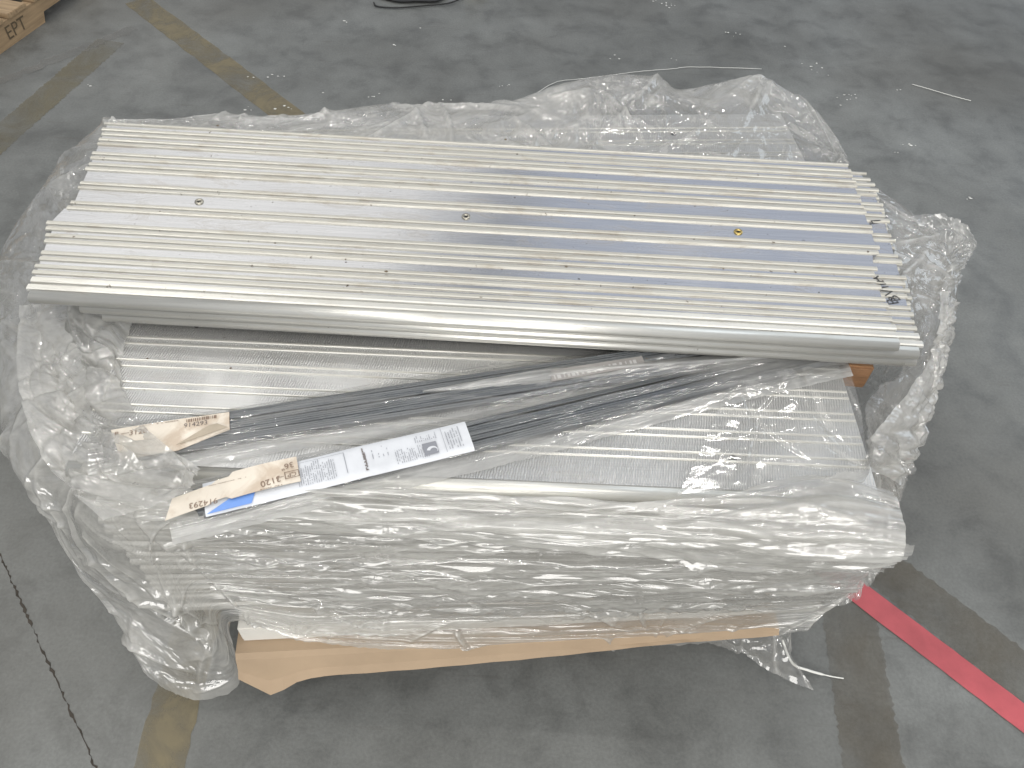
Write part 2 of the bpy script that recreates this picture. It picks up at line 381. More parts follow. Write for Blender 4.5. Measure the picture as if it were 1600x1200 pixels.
    at.data.foreach_set('value', np.clip(hz, 0, 3).reshape(-1).astype(np.float32))
    me.materials.append(MAT[mat])
    if loose is not None:   # columns where the film hangs slack instead of stretched
        me.materials.append(MAT['film_loose'])
        uc = (np.arange(nu - 1) + 0.5) / (nu - 1)
        me.polygons.foreach_set('material_index', np.repeat(((uc < loose[0]) | (uc > loose[1])).astype(np.int32), nv - 1))
    me.validate()
    return link(bpy.data.objects.new(name, me), parent)

# ------------------------------------------------------------------ the floor
tag(mesh('floor', [(-14, -8, 0), (14, -8, 0), (14, 16, 0), (-14, 16, 0)], [(0, 1, 2, 3)], 'concrete'), kind='structure')
def strip_on_floor(name, p0, p1, w, z, mat, jag=0.0, n=60, seed=3):
    p0, p1 = Vector(p0), Vector(p1); d = (p1 - p0); L = d.length; d.normalize(); s = Vector((-d.y, d.x)); rg = np.random.default_rng(seed)
    v = []
    for i in range(n + 1):
        c = p0 + d * (L * i / n)
        for sg in (-1, 1):
            q = c + s * (sg * (w / 2 + jag * rg.uniform(-1, 1))); v.append((q.x, q.y, z))
    f = [(2 * i, 2 * i + 2, 2 * i + 3, 2 * i + 1) for i in range(n)]
    return tag(mesh(name, v, f, mat), kind='structure')
strip_on_floor('floor_line', (-1.78, 3.55), (0.1, 1.72), 0.112, 0.0012, 'yellow_worn', 0.003)
strip_on_floor('floor_line', (0.1, 1.72), (1.9, -0.05), 0.12, 0.0012, 'brown_worn', 0.004, 260, seed=5)
strip_on_floor('floor_line', (-1.76, 3.18), (-1.98, 2.0), 0.125, 0.0014, 'yellow_faint', 0.004, 200, seed=6)
strip_on_floor('floor_line', (-0.625, -0.4), (-0.675, 1.0), 0.098, 0.0012, 'yellow_worn', 0.003, seed=7)
strip_on_floor('floor_line', (0.72, -0.3), (0.83, 1.2), 0.125, 0.0020, 'brown_worn', 0.004, 220, seed=8)
strip_on_floor('floor_scuff', (-2.3, 2.52), (-1.70, 3.30), 0.05, 0.0020, 'pale_scuff', 0.012, seed=9)
strip_on_floor('floor_joint', (-1.40, 1.10), (-0.56, 0.15), 0.0032, 0.0008, 'joint_dark', 0.003, 160, seed=10)
tp = strip_on_floor('floor_tape', (0.72, 0.965), (1.75, 0.005), 0.062, 0.0030, 'red_tape', 0.0006, seed=11)
del tp['kind']; tag(tp, 'long straight strip of red tape stuck to the concrete floor', 'tape')

# white flecks of paint and plastic trodden into the floor
rg = np.random.default_rng(5); v, f = [], []
spots = [(580, 152, 6), (590, 146, 3), (500, 142, 3), (655, 42, 3), (620, 70, 5), (785, 131, 5), (795, 129, 5), (695, 155, 5), (900, 126, 7), (915, 128, 7), (905, 122, 6),
         (955, 87, 7), (1055, 92, 5), (1140, 47, 4), (1148, 52, 6), (1230, 71, 3), (1262, 100, 9), (1285, 110, 9), (1330, 148, 10), (1400, 139, 4), (1318, 162, 3), (1330, 153, 7),
         (1040, 4, 9), (1030, 1, 7), (1048, 8, 6), (385, 118, 5), (432, 115, 8), (448, 165, 8), (392, 170, 6), (1424, 225, 8), (1400, 236, 5), (1525, 382, 3), 
         (1515, 307, 6), (540, 33, 5), (1172, 150, 3), (135, 130, 5)]
for (px, py, r) in spots:
    for k in range(max(1, r // 2)):
        x, y, z = A(px + rg.normal(0, r * 0.9), py + rg.normal(0, r * 0.35), 0.0082); q = rg.uniform(0.0018, 0.0055); s0 = len(v); m_ = rg.integers(4, 7)
        for j in range(m_):
            t = 2 * math.pi * j / m_; v.append((x + q * math.cos(t) * rg.uniform(0.5, 1.7), y + q * math.sin(t) * rg.uniform(0.4, 1.2), z - 0.006))
        v.append((x, y, z - 0.0045)); f += [(s0 + j, s0 + (j + 1) % m_, s0 + m_) for j in range(m_)]
tag(mesh('floor_flecks', v, f, 'white_fleck'), 'tiny white flecks scattered over the grey concrete floor', 'debris', kind='stuff')
def strand(pts, rad, label, cat='strand'):
    P = crspline(np.array(pts), 40); P[:, 2] += 0.002 * np.abs(np.sin(np.arange(40) * 1.3))
    return tag(tube('strand_scratch', P, rad, 'white_fleck', sides=5), label, cat)
strand([A(832, 150, .003), A(868, 129, .004), A(905, 124, .004), A(960, 117, .004), A(1000, 112, .004), A(1050, 108, .004), A(1085, 105, .003), A(1190, 108, .003)], 0.0013, 'thin white strand curving on the floor behind the wrapped stack')
strand([A(1425, 132, .003), A(1450, 139, .004), A(1480, 148, .004), A(1517, 158, .003)], 0.0015, 'short pale scratch on the bare floor at upper right')  # a scratch in the floor, built as a thin pale tube
# black strap and yellow rag at the far edge
P = crspline(np.array([A(584, 4, .006), A(590, 10, .006), A(620, 12, .007), A(660, 9, .008), A(700, 5, .009), A(725, -4, .01)]), 40)
st = empty('black_strap', A(640, 4, 0)); tag(st, 'thin black strap lying on the floor at the far edge', 'strap')
def rel(o, pts): return [tuple(np.array(p) - np.array(o.location)) for p in pts]
tube('cord', rel(st, P), 0.0035, 'black_rubber', st)
film_pts = [[np.array(A(x, y, 0.012)) - np.array(st.location) for y in (-40, -20, 2 if 600 < x < 690 else -6)] for x in (590, 620, 650, 680, 700)]
bp = crspline(np.swapaxes(crspline(np.array(film_pts), 20), 0, 1), 12); bp[..., 2] += 0.006 * np.abs(ridged(bp[..., 0] * 9, bp[..., 1] * 9, 4))
ii = np.arange(240).reshape(12, 20)
mesh('flap', bp.reshape(-1, 3), [tuple(map(int, (ii[i, j], ii[i, j + 1], ii[i + 1, j + 1], ii[i + 1, j]))) for i in range(11) for j in range(19)], 'black_rubber', st, True)
bm = bmesh.new(); bmesh.ops.create_icosphere(bm, subdivisions=4, radius=0.05)
for q in bm.verts:
    k = 0.6 + 0.8 * (ridged(np.array([q.co.x * 40]), np.array([q.co.y * 40 + q.co.z * 25]), 3, 3)[0] + 0.5); q.co = Vector((q.co.x * k, q.co.y * k * 0.7, max(0, q.co.z * k * 0.5 + 0.012)))
me = bpy.data.meshes.new('cloth_scrap'); bm.to_mesh(me); bm.free(); me.materials.append(MAT['yellow_cloth'])
o = link(bpy.data.objects.new('cloth_scrap', me)); o.location = A(742, -8, 0.002); tag(o, 'small crumpled yellow scrap on the floor at the top edge', 'scrap')

# ------------------------------------------------------------------ pallet in the far corner
E1 = Vector((0.233, 0.972, 0)); E2 = Vector((-0.972, 0.233, 0))
pal = empty('wooden_pallet', (-2.157, 3.026, 0), math.atan2(E1.y, E1.x))
tag(pal, 'weathered wooden pallet with stencilled side in the far left corner', 'pallet')
def stringer(y0):
    prof = [(-0.75, 0.0), (0.29, 0.0), (0.305, 0.040), (0.52, 0.040), (0.535, 0.0), (0.75, 0.0), (0.75, 0.095), (-0.75, 0.095)]
    n = len(prof); v = [(x, y0, z) for x, z in prof] + [(x, y0 + 0.045, z) for x, z in prof]
    f = [tuple(range(n)), tuple(range(n, 2 * n))[::-1]] + [((i + 1) % n, i, n + i, n + (i + 1) % n) for i in range(n)]
    return mesh('stringer', v, f, 'wood', pal)
for y0 in (0.0, 0.47, 0.94): stringer(y0)
for k, x in enumerate(np.arange(-0.75, 0.70, 0.145)):
    b = bevel_box('deck_board', -0.012 + 0.004 * random.random(), 1.0, 0, 0.10 + 0.012 * random.random(), 0.0965, 0.116, 'wood', pal, 0.002)
    b.rotation_euler = (0, 0, math.pi / 2); b.location = (x + 0.10, 0, 0)
t = text('stencil_lettering', 'EPT', 0.075, 'stencil', pal, (0.13, -0.0015, 0.048)); t.rotation_euler = (math.pi / 2, 0, 0)

# ------------------------------------------------------------------ ribbed aluminium panels
RIBS = [(1.4419, 1.4341), (1.4236, 1.4114), (1.4069, 1.3951), (1.3878, 1.376), (1.3716, 1.3617), (1.3403, 1.3289), (1.3247, 1.3136), (1.3039, 1.2931),
        (1.2898, 1.2768), (1.2437, 1.232), (1.2281, 1.2193), (1.1839, 1.1728), (1.1691, 1.1569), (1.1236, 1.1118), (1.109, 1.0967), (1.0893, 1.0786),
        (1.0752, 1.0627), (1.0435, 1.0321), (1.0288, 1.0169), (1.0085, 0.9979), (0.9942, 0.9822)]
LIPS = [(0.9767, 0.9618), (0.9588, 0.9437)]
def lerp_pts(pts):
    ys = [p[0] for p in pts]; xs = [p[1] for p in pts]
    return lambda y: float(np.interp(y, ys, xs))
def ribbed_panel(label, zt, left, right, dy, jag, group, screws=()):
    """left, right: end x as a function of y; zt: top of the flat land"""
    o = empty('ribbed_panel', (0, 1.18, zt - 0.0155 - 0.014)); tag(o, label, 'panel', group)
    ox, oy, oz = o.location; L, R_ = left, right
    ys = [0.945, 1.0, 1.06, 1.10, 1.108, 1.16, 1.165, 1.22, 1.30, 1.38, 1.436]
    poly = [(L(y) , y + dy - oy) for y in ys][::-1] + [(R_(y), y + dy - oy) for y in ys]
    prism('base_plate', [(x, y) for x, y in poly], 0.0, 0.0155, 'alu_land', o)
    for (a, b) in RIBS:
        h = 0.0034; w = (a - b) * 0.88; c = (a + b) / 2 + dy - oy
        prof = [(c - w / 2, 0.0150), (c - w / 2 + 0.0006, 0.0155 + h * 0.65), (c - w / 4, 0.0155 + h), (c + w / 4, 0.0155 + h), (c + w / 2 - 0.0006, 0.0155 + h * 0.65), (c + w / 2, 0.0150)][::-1]
        sweep_x('rib', prof, L((a + b) / 2) - random.uniform(0.001, jag), R_((a + b) / 2) + random.uniform(0.001, jag), 'alu_rib', o)
    for (a, b) in LIPS:
        w = a - b; c = (a + b) / 2 + dy - oy
        prof = [(c - w / 2, 0.0150), (c - w / 2 + 0.001, 0.0185), (c - w / 4, 0.0200), (c + w / 4, 0.0200), (c + w / 2 - 0.001, 0.0185), (c + w / 2, 0.0150)][::-1]
        sweep_x('lip', prof, L(0.96) - random.uniform(0, jag), R_(0.96) + random.uniform(0, jag), 'alu_nose', o)
    yb, yf = 0.9437 + dy - oy, 0.9237 + dy - oy
    prof = [(yb, 0.0005), (yf + 0.005, 0.0005), (yf + 0.011, 0.001), (yf + 0.010, 0.0050), (yf + 0.0015, 0.0056), (yf + 0.0002, 0.0072), (yf, 0.0105), (yf + 0.0012, 0.0140), (yf + 0.0042, 0.0175), (yf + 0.009, 0.0192), (yb - 0.003, 0.0197), (yb - 0.0005, 0.0180)][::-1]
    sweep_x('front_nose', prof, L(0.93), R_(0.93), 'alu_nose', o, True)
    for (x, y) in screws:
        ring = [(0.0085 * math.cos(t), 0.0085 * math.sin(t)) for t in np.linspace(0, 2 * math.pi, 20, endpoint=False)]
        s_ = mesh('screw', [(*p, 0.0) for p in ring] + [(p[0] * .9, p[1] * .9, 0.0022) for p in ring] + [(p[0] * .45, p[1] * .45, 0.0024) for p in ring] + [(p[0] * .36, p[1] * .36, -0.001) for p in ring] ,
             [(i, (i + 1) % 20, 20 + (i + 1) % 20, 20 + i) for i in range(20)] + [(20 + i, 20 + (i + 1) % 20, 40 + (i + 1) % 20, 40 + i) for i in range(20)] + [(40 + i, 40 + (i + 1) % 20, 60 + (i + 1) % 20, 60 + i) for i in range(20)], 'screw_metal', o, True)
        s_.location = (x, y - oy, 0.0157)
        if x > 0.3: s_.data.materials.clear(); s_.data.materials.append(MAT['brass'])
        d = prism('recess', [(p[0] * .40, p[1] * .40) for p in ring], 0.0001, 0.0006, 'dark_hole', s_)
    return o
GP = 'ribbed panels lying loose across the top'
p1 = ribbed_panel('ribbed aluminium panel with three screws, uppermost and farthest left of the loose pile', 0.7750,
                  lerp_pts([(0.93, -0.812), (1.066, -0.838), (1.10, -0.842), (1.106, -0.856), (1.158, -0.850), (1.165, -0.832), (1.436, -0.866)]),
                  lerp_pts([(0.93, 0.640), (1.06, 0.640), (1.10, 0.636), (1.108, 0.642), (1.16, 0.652), (1.165, 0.664), (1.436, 0.668)]), 0.0, 0.006, GP,
                  [(-0.607, 1.2015), (-0.104, 1.2015), (0.409, 1.2015)])
p2 = ribbed_panel('middle ribbed aluminium panel with marker writing near its right end', 0.7545,
                  lerp_pts([(0.93, -0.735), (1.436, -0.760)]), lerp_pts([(0.93, 0.683), (1.10, 0.70), (1.30, 0.716), (1.40, 0.716), (1.436, 0.705)]), 0.003, 0.011, GP)
p3 = ribbed_panel('lowest loose ribbed aluminium panel, its rounded front edge above the wrapped strips', 0.7340,
                  lerp_pts([(0.93, -0.705), (1.436, -0.74)]), lerp_pts([(0.93, 0.688), (1.10, 0.712), (1.30, 0.728), (1.40, 0.726), (1.436, 0.700)]), 0.006, 0.012, GP)
# marker writing on the middle panel
mk = text('marker_writing', 'BVIIA', 0.030, 'marker', p2, (0.664, 1.085 - 1.18, 0.0192), math.radians(112), 1.0, 0.1)
mk2 = text('marker_writing', 'L', 0.030, 'marker', p2, (0.694, 1.278 - 1.18, 0.0192), math.radians(-80))

# ------------------------------------------------------------------ the stack under them
PAIRS_F = [0.7194, 0.7642, 0.811, 0.8587, 0.910, 0.960, 1.010, 1.060, 1.108]
def stack_panel(label, cx, cy, zt, rz, length, width, pairs, holes, group):
    o = empty('stacked_panel', (cx, cy, zt - 0.02), rz); tag(o, label, 'panel', group)
    h = length / 2; w = width / 2
    prism('base_plate', [(-h, -w + 0.022), (h, -w + 0.022), (h, w), (-h, w)], 0, 0.0200, 'alu_milled', o)
    prof = [(-w + 0.022, 0.0), (-w + 0.004, 0.0), (-w, 0.005), (-w, 0.012), (-w + 0.004, 0.018), (-w + 0.009, 0.0212), (-w + 0.016, 0.0212), (-w + 0.019, 0.0205), (-w + 0.022, 0.0205)][::-1]
    sweep_x('front_nose', prof, -h, h, 'alu_nose', o, True)
    for y in pairs:
        for q in (0.0, 0.0140):
            yy = y + q
            sweep_x('rib', [(yy - 0.0022, 0.0199), (yy - 0.0013, 0.0218), (yy + 0.0013, 0.0218), (yy + 0.0022, 0.0199)][::-1], -h + 0.001, h - 0.001, 'alu_nose', o)
    for (x, y) in holes:
        ring = [(0.006 * math.cos(t), 0.006 * math.sin(t)) for t in np.linspace(0, 2 * math.pi, 16, endpoint=False)]
        b = prism('screw_hole', ring, 0.0, 0.0009, 'dark_hole', o); b.location = (x, y, 0.0200)
    return o
ZL = 0.690
stack_panel('milled aluminium panel topping the front of the stack, under the two wrapped bundles', -0.050, 0.895, ZL, math.radians(0.8), 1.235, 0.50,
            [y - 0.895 for y in PAIRS_F], [(-0.505, 0.064), (-0.047, 0.069), (0.402, -0.170)], 'top panels of the stack')
stack_panel('aluminium panel under crumpled film behind the loose ribbed panels', 0.005, 1.445, ZL - 0.002, math.radians(6.4), 1.26, 0.46,
            [-0.19 + 0.05 * k for k in range(8)], [(0.352, 0.150)], 'top panels of the stack')
# layers below, seen dimly through the film
NL = 24
zb = 0.237; pitch = (ZL - 0.0215 - zb) / NL
lay = {}
for row in (0, 1):
    for k in range(NL):
        t = k / (NL - 1)
        rz = math.radians(6.2 * (1 - t) ** 1.0 if row == 0 else 6.4) + random.gauss(0, 0.004)
        cx = (-0.035 if row == 0 else 0.0) - 0.03 * t + random.gauss(0, 0.004); cy = (0.925 - 0.028 * t if row == 0 else 1.445) + random.gauss(0, 0.003)
        w = 0.25 if row == 0 else 0.225; h = 0.615; hh = pitch - 0.0012
        key = row
        if key not in lay:
            prof = [(-w, 0.004), (-w + 0.004, 0.0), (w, 0.0), (w, hh), (-w + 0.005, hh), (-w, hh - 0.004)][::-1]
            o = sweep_x('layer_panel', prof, -h, h, 'alu_layer'); lay[key] = o
        else:
            o = bpy.data.objects.new('layer_panel', lay[key].data); link(o)
        o.location = (cx, cy, zb + k * pitch); o.rotation_euler = (0, 0, rz)
        tag(o, 'aluminium panel edge in the front of the stack, seen dimly through film' if row == 0 else 'aluminium panel in the rear of the stack under the film',
            'panel', 'front layers of the wrapped stack' if row == 0 else 'rear layers of the wrapped stack')
o = bevel_box('white_board', -0.55, 0.60, -0.50, 0.50, 0, 0.055, 'white_board', None, 0.003)
o.location = (-0.005, 1.150, 0.181); o.rotation_euler = (0, 0, math.radians(6.4))
tag(o, 'white board between the panel stack and the brown cardboard', 'board')
# cardboard sheet that hangs out under the board
cb = []
for i, x in enumerate(np.linspace(-0.56, 0.52, 40)):
    dr = float(np.interp(x, [-0.56, -0.50, -0.44, -0.40, 0.0, 0.30, 0.60], [0.040, 0.085, 0.050, 0.044, 0.030, 0.012, 0.001]))
    row = [(x, 0.50, 0), (x, 0.0, 0), (x, -0.46, 0), (x, -0.505, -0.001), (x, -0.514, -0.006 - 0.1 * dr), (x, -0.516 - 0.25 * dr, -0.008 - 0.75 * dr), (x, -0.52 - 0.45 * dr, -0.008 - 1.05 * dr + 0.002 * math.sin(9 * x) + 0.0025 * math.sin(41 * x + 1) * math.sin(23 * x))]
    cb.append(row)
nr_ = len(cb[0]); v = [p for r in cb for p in r] + [(p[0], p[1] + 0.002, p[2] - 0.004) for r in cb for p in r]
T = len(cb) * nr_; f = []
for i in range(len(cb) - 1):
    for j in range(nr_ - 1):
        a, b, c, d = i * nr_ + j, (i + 1) * nr_ + j, (i + 1) * nr_ + j + 1, i * nr_ + j + 1
        f += [(a, d, c, b), (T + a, T + b, T + c, T + d)]
    a, b = i * nr_ + nr_ - 1, (i + 1) * nr_ + nr_ - 1; f.append((a, T + a, T + b, b))
o = mesh('cardboard_sheet', v, f, 'cardboard'); o.location = (-0.005, 1.132, 0.180); o.rotation_euler = (0, 0, math.radians(6.4))
tag(o, 'brown cardboard sheet sticking out under the front of the stack', 'cardboard')
# pallet that carries the stack
sp = empty('stack_pallet', (-0.005, 1.18, 0), math.radians(6.4)); tag(sp, 'low wooden pallet under the cardboard and the stack', 'pallet')
for y0 in (-0.42, -0.02, 0.38): bevel_box('stringer', -0.52, 0.56, y0, y0 + 0.045, 0.0, 0.128, 'wood', sp)
for x0 in np.arange(-0.54, 0.52, 0.135): bevel_box('deck_board', x0, x0 + 0.10, -0.43, 0.44, 0.1285, 0.148, 'wood', sp)
o = bevel_box('wooden_batten', 0, 0.046, 0, 0.50, 0, 0.054, 'wood_brown', None, 0.003); o.location = (0.576, 0.930, 0.648); o.rotation_euler = (0, 0, math.radians(-3))
tag(o, 'brown wooden batten end poking out beneath the loose panels at right', 'batten')

# ------------------------------------------------------------------ bundles of dark strips in clear sleeves
def bundle(start, ang, length, nstr, label, sl_lo, sl_hi, seed, w=0.0085):
    o = empty('strip_bundle', (*start, 0.6915), ang); tag(o, label, 'bundle', 'bundles of dark metal strips')
    rg = np.random.default_rng(seed)
    for k in range(nstr):
        y = (k - (nstr - 1) / 2) * (w + 0.0006) ; z = 0.0008 + rg.uniform(0, 0.0012); u0 = rg.uniform(0.0, 0.02)
        prof = [(y - w / 2, z), (y + w / 2, z), (y + w / 2, z + 0.009), (y + w / 4, z + 0.0105), (y, z + 0.009), (y - w / 4, z + 0.0105), (y - w / 2, z + 0.009)]
        b0 = rg.uniform(-0.002, 0.002); ph = rg.uniform(0, 6)
        sweep_x('metal_strip', prof[::-1], u0, length - rg.uniform(0, 0.02), 'dark_strip', o, False, lambda x, b0=b0, ph=ph: (b0 * math.sin(x * 5 + ph), 0.0008 * math.sin(x * 7 + ph)))
    return o
def sleeve(o, cols, nu, nv, seed, haze):
    return film('plastic_sleeve', cols, nu, nv, 'film_sleeve', o, haze, ((0.0016, 2, 40),), 12, 0.0025, (0.0, 0.08), seed, 0.005, 0.0, None, 1.0, (), None, 2.2)
# upper bundle
B1 = bundle((-0.605, 0.683), math.atan2(0.193, 0.695), 1.02, 7, 'bundle of dark strips in clear sleeve with cream label marked 914293', 0, 0, 2)
cols = []
for u in np.linspace(-0.03, 1.0, 12):
    wv = 0.004 * math.sin(u * 9)
    cols.append([(u, -0.060 + wv + 0.015 * (u < 0.05), 0.002), (u, -0.044 + wv, 0.006), (u, -0.034, 0.011), (u, -0.022, 0.0140), (u, 0.0, 0.0146), (u, 0.022, 0.0140), (u, 0.034, 0.010), (u, 0.046 - wv, 0.003)])
sleeve(B1, cols, 320, 70, 3, [[1.7, 1.3, 0.3, 0.12, 0.1, 0.12, 0.3, 1.5]] * 12)
# lower bundle
ang2 = math.atan2(0.377, 1.0)
B2 = bundle((-0.455, 0.588), ang2, 1.10, 6, 'bundle of dark strips in clear sleeve with long white printed paper', 0, 0, 5)
cols = []
for u in np.linspace(-0.03, 1.09, 12):
    wv = 0.003 * math.sin(u * 8 + 1)
    cols.append([(u, -0.056 + wv, 0.002), (u, -0.040 + wv, 0.008), (u, -0.030, 0.011), (u, -0.020, 0.0140), (u, 0.0, 0.0146), (u, 0.020, 0.0140), (u, 0.031, 0.011), (u, 0.046 - wv, 0.004)])
sleeve(B2, cols, 320, 70, 8, [[1.7, 1.5, 0.4, 0.12, 0.1, 0.12, 0.3, 1.5]] * 9 + [[1.7, 1.6, 1.4, 1.2, 1.2, 1.3, 1.5, 1.7]] * 3)
# pale loose flap of sleeve between the two bundles
cols = []
for t in np.linspace(0, 1, 9):
    wt = min(1, 3 * t + 0.04); yc = 612 - 57 * t - 11 * math.sin(3.14 * t); a = np.array(A(660 + 670 * t, yc + (12 - 11 * t) * wt, 0.704)); b = np.array(A(664 + 670 * t, yc - (12 - 11 * t) * wt, 0.7065))
    M = np.array(B1.matrix_world) if False else None
    cols.append([a + (0, -0.012 * wt, -0.006), a, (a + b) / 2 + (0, 0, 0.004), b, b + (0, 0.008 * wt, -0.004)])
inv = (Matrix.Translation(B1.location) @ Matrix.Rotation(B1.rotation_euler.z, 4, 'Z')).inverted()
cols = [[tuple(inv @ Vector(tuple(map(float, p)))) for p in c_] for c_ in cols]
film('sleeve_flap', cols, 160, 30, 'film_sleeve', B1, 1.6, ((0.002, 6, 50),), 8, 0.002, (0, 0.2), 12, 0.004)

def flat(name, pts, z, mat, parent, thick=0.0004): return prism(name, pts, z, z + thick, mat, parent)
def curved(name, x0, x1, y0, y1, zf, mat, parent, nx=24, ny=12, thick=0.0005, cut=None):
    X = np.linspace(x0, x1, nx); Y = np.linspace(y0, y1, ny); v = []
    for x in X:
        for y in Y:
            xx, yy = (x, y) if cut is None else cut(x, y)
            v.append((xx, yy, zf(x, y)))
    n = len(v); v += [(a, b, c - thick) for a, b, c in v]; f = []
    for i in range(nx - 1):
        for j in range(ny - 1):
            a, b, c, d = i * ny + j, (i + 1) * ny + j, (i + 1) * ny + j + 1, i * ny + j + 1
            f += [(a, b, c, d), (n + a, n + d, n + c, n + b)]
    return mesh(name, v, f, mat, parent, True)
# cream label of the upper bundle
z1 = 0.0172
lab = curved('paper_label', 0.0, 0.176, -0.034, 0.024, lambda x, y: z1 + 0.0012 * math.sin(x * 18) - (0.004 if y < -0.02 else 0) * (y + 0.02) / -0.014,
             'cream_card', B1, cut=lambda x, y: (x + 0.012 * (0.024 - y) / 0.058 * (1 - x / 0.176) * 1.5, y if y > -0.005 or x < 0.09 else y + (x - 0.09) / 0.086 * 0.026 * (-0.005 - y) / 0.029))
flat('folded_corner', [(0.098, -0.0265), (0.174, -0.0075), (0.158, 0.003), (0.146, 0.002)], z1 + 0.0020, 'card_back', lab)
text('printed_number', '914293', 0.0120, 'ink', lab, (0.126, 0.0085, z1 + 0.0016))
bars = []; bf = []; x = 0.112; rg = np.random.default_rng(9)
while x < 0.158:
    w_ = rg.choice([0.0006, 0.0011, 0.0017]); i0 = len(bars); bars += [(x, 0.0125, 0), (x + w_, 0.0125, 0), (x + w_, 0.0185, 0), (x, 0.0185, 0)]; bf.append((i0, i0 + 1, i0 + 2, i0 + 3)); x += w_ + rg.choice([0.0006, 0.001, 0.0016])
b = mesh('barcode', bars, bf, 'ink_brown', lab); b.location = (0, 0.0022, z1 + 0.0016)
def text_rows(name, rects, z, mat, parent):
    v, f = [], []
    for (xa, xb, ya, yb) in rects:
        i0 = len(v); v += [(xa, ya, 0), (xb, ya, 0), (xb, yb, 0), (xa, yb, 0)]; f.append((i0, i0 + 1, i0 + 2, i0 + 3))
    o = mesh(name, v, f, mat, parent); o.location = (0, 0, z); o['kind'] = 'stuff'; return o
def dashes(x0, x1, y, h, rg, gap=0.25):
    r = []; x = x0
    while x < x1:
        w_ = rg.uniform(0.0008, 0.0028)
        if rg.random() > gap: r.append((x, min(x + w_, x1), y - h / 2, y + h / 2))
        x += w_ + 0.0007
    return r
rg = np.random.default_rng(4)
text_rows('fine_print', dashes(0.068, 0.100, 0.0205, 0.0013, rg) + dashes(0.124, 0.148, 0.0222, 0.0008, rg) + dashes(0.030, 0.060, 0.0205, 0.0006, rg), z1 + 0.0026, 'ink_brown', lab)
text('printed_code', '3120', 0.0135, 'ink_brown', lab, (0.041, 0.0105, z1 + 0.0016)); text('printed_code', 'P —', 0.012, 'ink_brown', lab, (0.017, 0.0125, z1 + 0.0016))

# faded printed strip on the sleeve, near the right end
plain('faded_print', (0.30, 0.285, 0.27), 0.6, 0, 0.15, 30); plain('faded_bar', (0.48, 0.47, 0.46), 0.6, 0, 0.1, 30)
def b1p(px, py, z):
    p = inv @ Vector(A(px, py, z)); return (p.x, p.y)
fl = prism('sleeve_print', [b1p(862, 592, .7155), b1p(1010, 566, .7155), b1p(1004, 552, .7155), b1p(862, 574, .7155)], 0.0168, 0.0171, 'faded_print', B1)
x0, y0 = b1p(868, 590, .7155); x1, y1 = b1p(1000, 566, .7155); rg = np.random.default_rng(3); v, f = [], []; t = 0.0
while t < 1:
    w_ = rg.uniform(0.012, 0.05); i0 = len(v)
    for (tt, q) in ((t, 0.002), (t + w_, 0.002), (t + w_, 0.013), (t, 0.013)): v.append((x0 + (x1 - x0) * tt, y0 + (y1 - y0) * tt + q, 0.0173))
    f.append((i0, i0 + 1, i0 + 2, i0 + 3)); t += w_ + rg.uniform(0.012, 0.05)
mesh('print_bars', v, f, 'faded_bar', fl)['kind'] = 'stuff'

# white printed paper and cream card of the lower bundle
z2 = 0.0174
pap = curved('printed_paper', 0.02, 0.420, -0.030, 0.027, lambda x, y: z2 + 0.0010 * math.sin(x * 30) * (1 if 0.18 < x < 0.26 else 0.4) - 40 * max(0, abs(y) - 0.02) ** 2, 'white_paper', B2, 60, 14)
rows = []; rg = np.random.default_rng(6)
def vrows(xs, y0, y1, h, gap=0.22):
    r = []
    for x in xs:
        for (a, b_, c, d) in dashes(y0, y1 - rg.uniform(0, 0.012), x, h, rg, gap): r.append((c, d, a, b_))
    return r
text_rows('fine_print', vrows(np.arange(0.155, 0.212, 0.0032), -0.022, 0.020, 0.0011) + vrows(np.arange(0.302, 0.352, 0.0032), -0.024, 0.004, 0.0011) +
          vrows(np.arange(0.336, 0.372, 0.0032), 0.006, 0.021, 0.0011) + vrows(np.arange(0.384, 0.408, 0.0042), -0.020, 0.022, 0.0014) + vrows([0.268, 0.277, 0.284, 0.291], -0.004, 0.020, 0.0012, 0.5), z2 + 0.0021, 'ink_grey', pap)
text_rows('heading_print', vrows([0.2545, 0.2565], -0.022, 0.020, 0.0022, 0.12), z2 + 0.0022, 'ink', pap)
text_rows('print_frame', [(0.150, 0.226, 0.0195, 0.0200), (0.226, 0.2268, -0.018, 0.0200), (0.378, 0.3786, -0.024, 0.024)], z2 + 0.0022, 'ink_grey', pap)
lg = flat('logo', [(0.344, -0.021), (0.366, -0.021), (0.366, 0.001), (0.344, 0.001)], z2 + 0.0019, 'ink_grey', pap)
arc = [(0.357 + 0.0085 * math.cos(t), -0.0145 + 0.0075 * math.sin(t)) for t in np.linspace(-0.6, 2.9, 14)] + [(0.359 + 0.0055 * math.cos(t), -0.0155 + 0.0050 * math.sin(t)) for t in np.linspace(2.9, -0.6, 14)]
flat('logo_swoosh', arc, z2 + 0.0024, 'white_paper', lg, 0.0002)
flat('blue_print', [(0.022, -0.0295), (0.085, -0.0292), (0.094, -0.006), (0.060, -0.010)], z2 + 0.0016, 'blue_print', pap, 0.0003)
crd = curved('paper_card', -0.028, 0.158, -0.022, 0.024, lambda x, y: z2 + 0.0040 + 0.002 * math.sin((x + 0.03) * 16), 'cream_card', B2, 30, 10,
             cut=lambda x, y: (x + 0.25 * (y - 0.0) * (1 - (x + 0.028) / 0.186), y * (0.75 if x < 0.06 else 1) + 0.006 * math.sin((x + 0.03) * 14) - (0.004 if x < 0.03 else 0) + 0.05 * (x - 0.06)))
zc = z2 + 0.0068
text('printed_number', '914293', 0.0135, 'ink_brown', crd, (0.020, -0.012, zc - 0.0008), math.pi - 0.05)
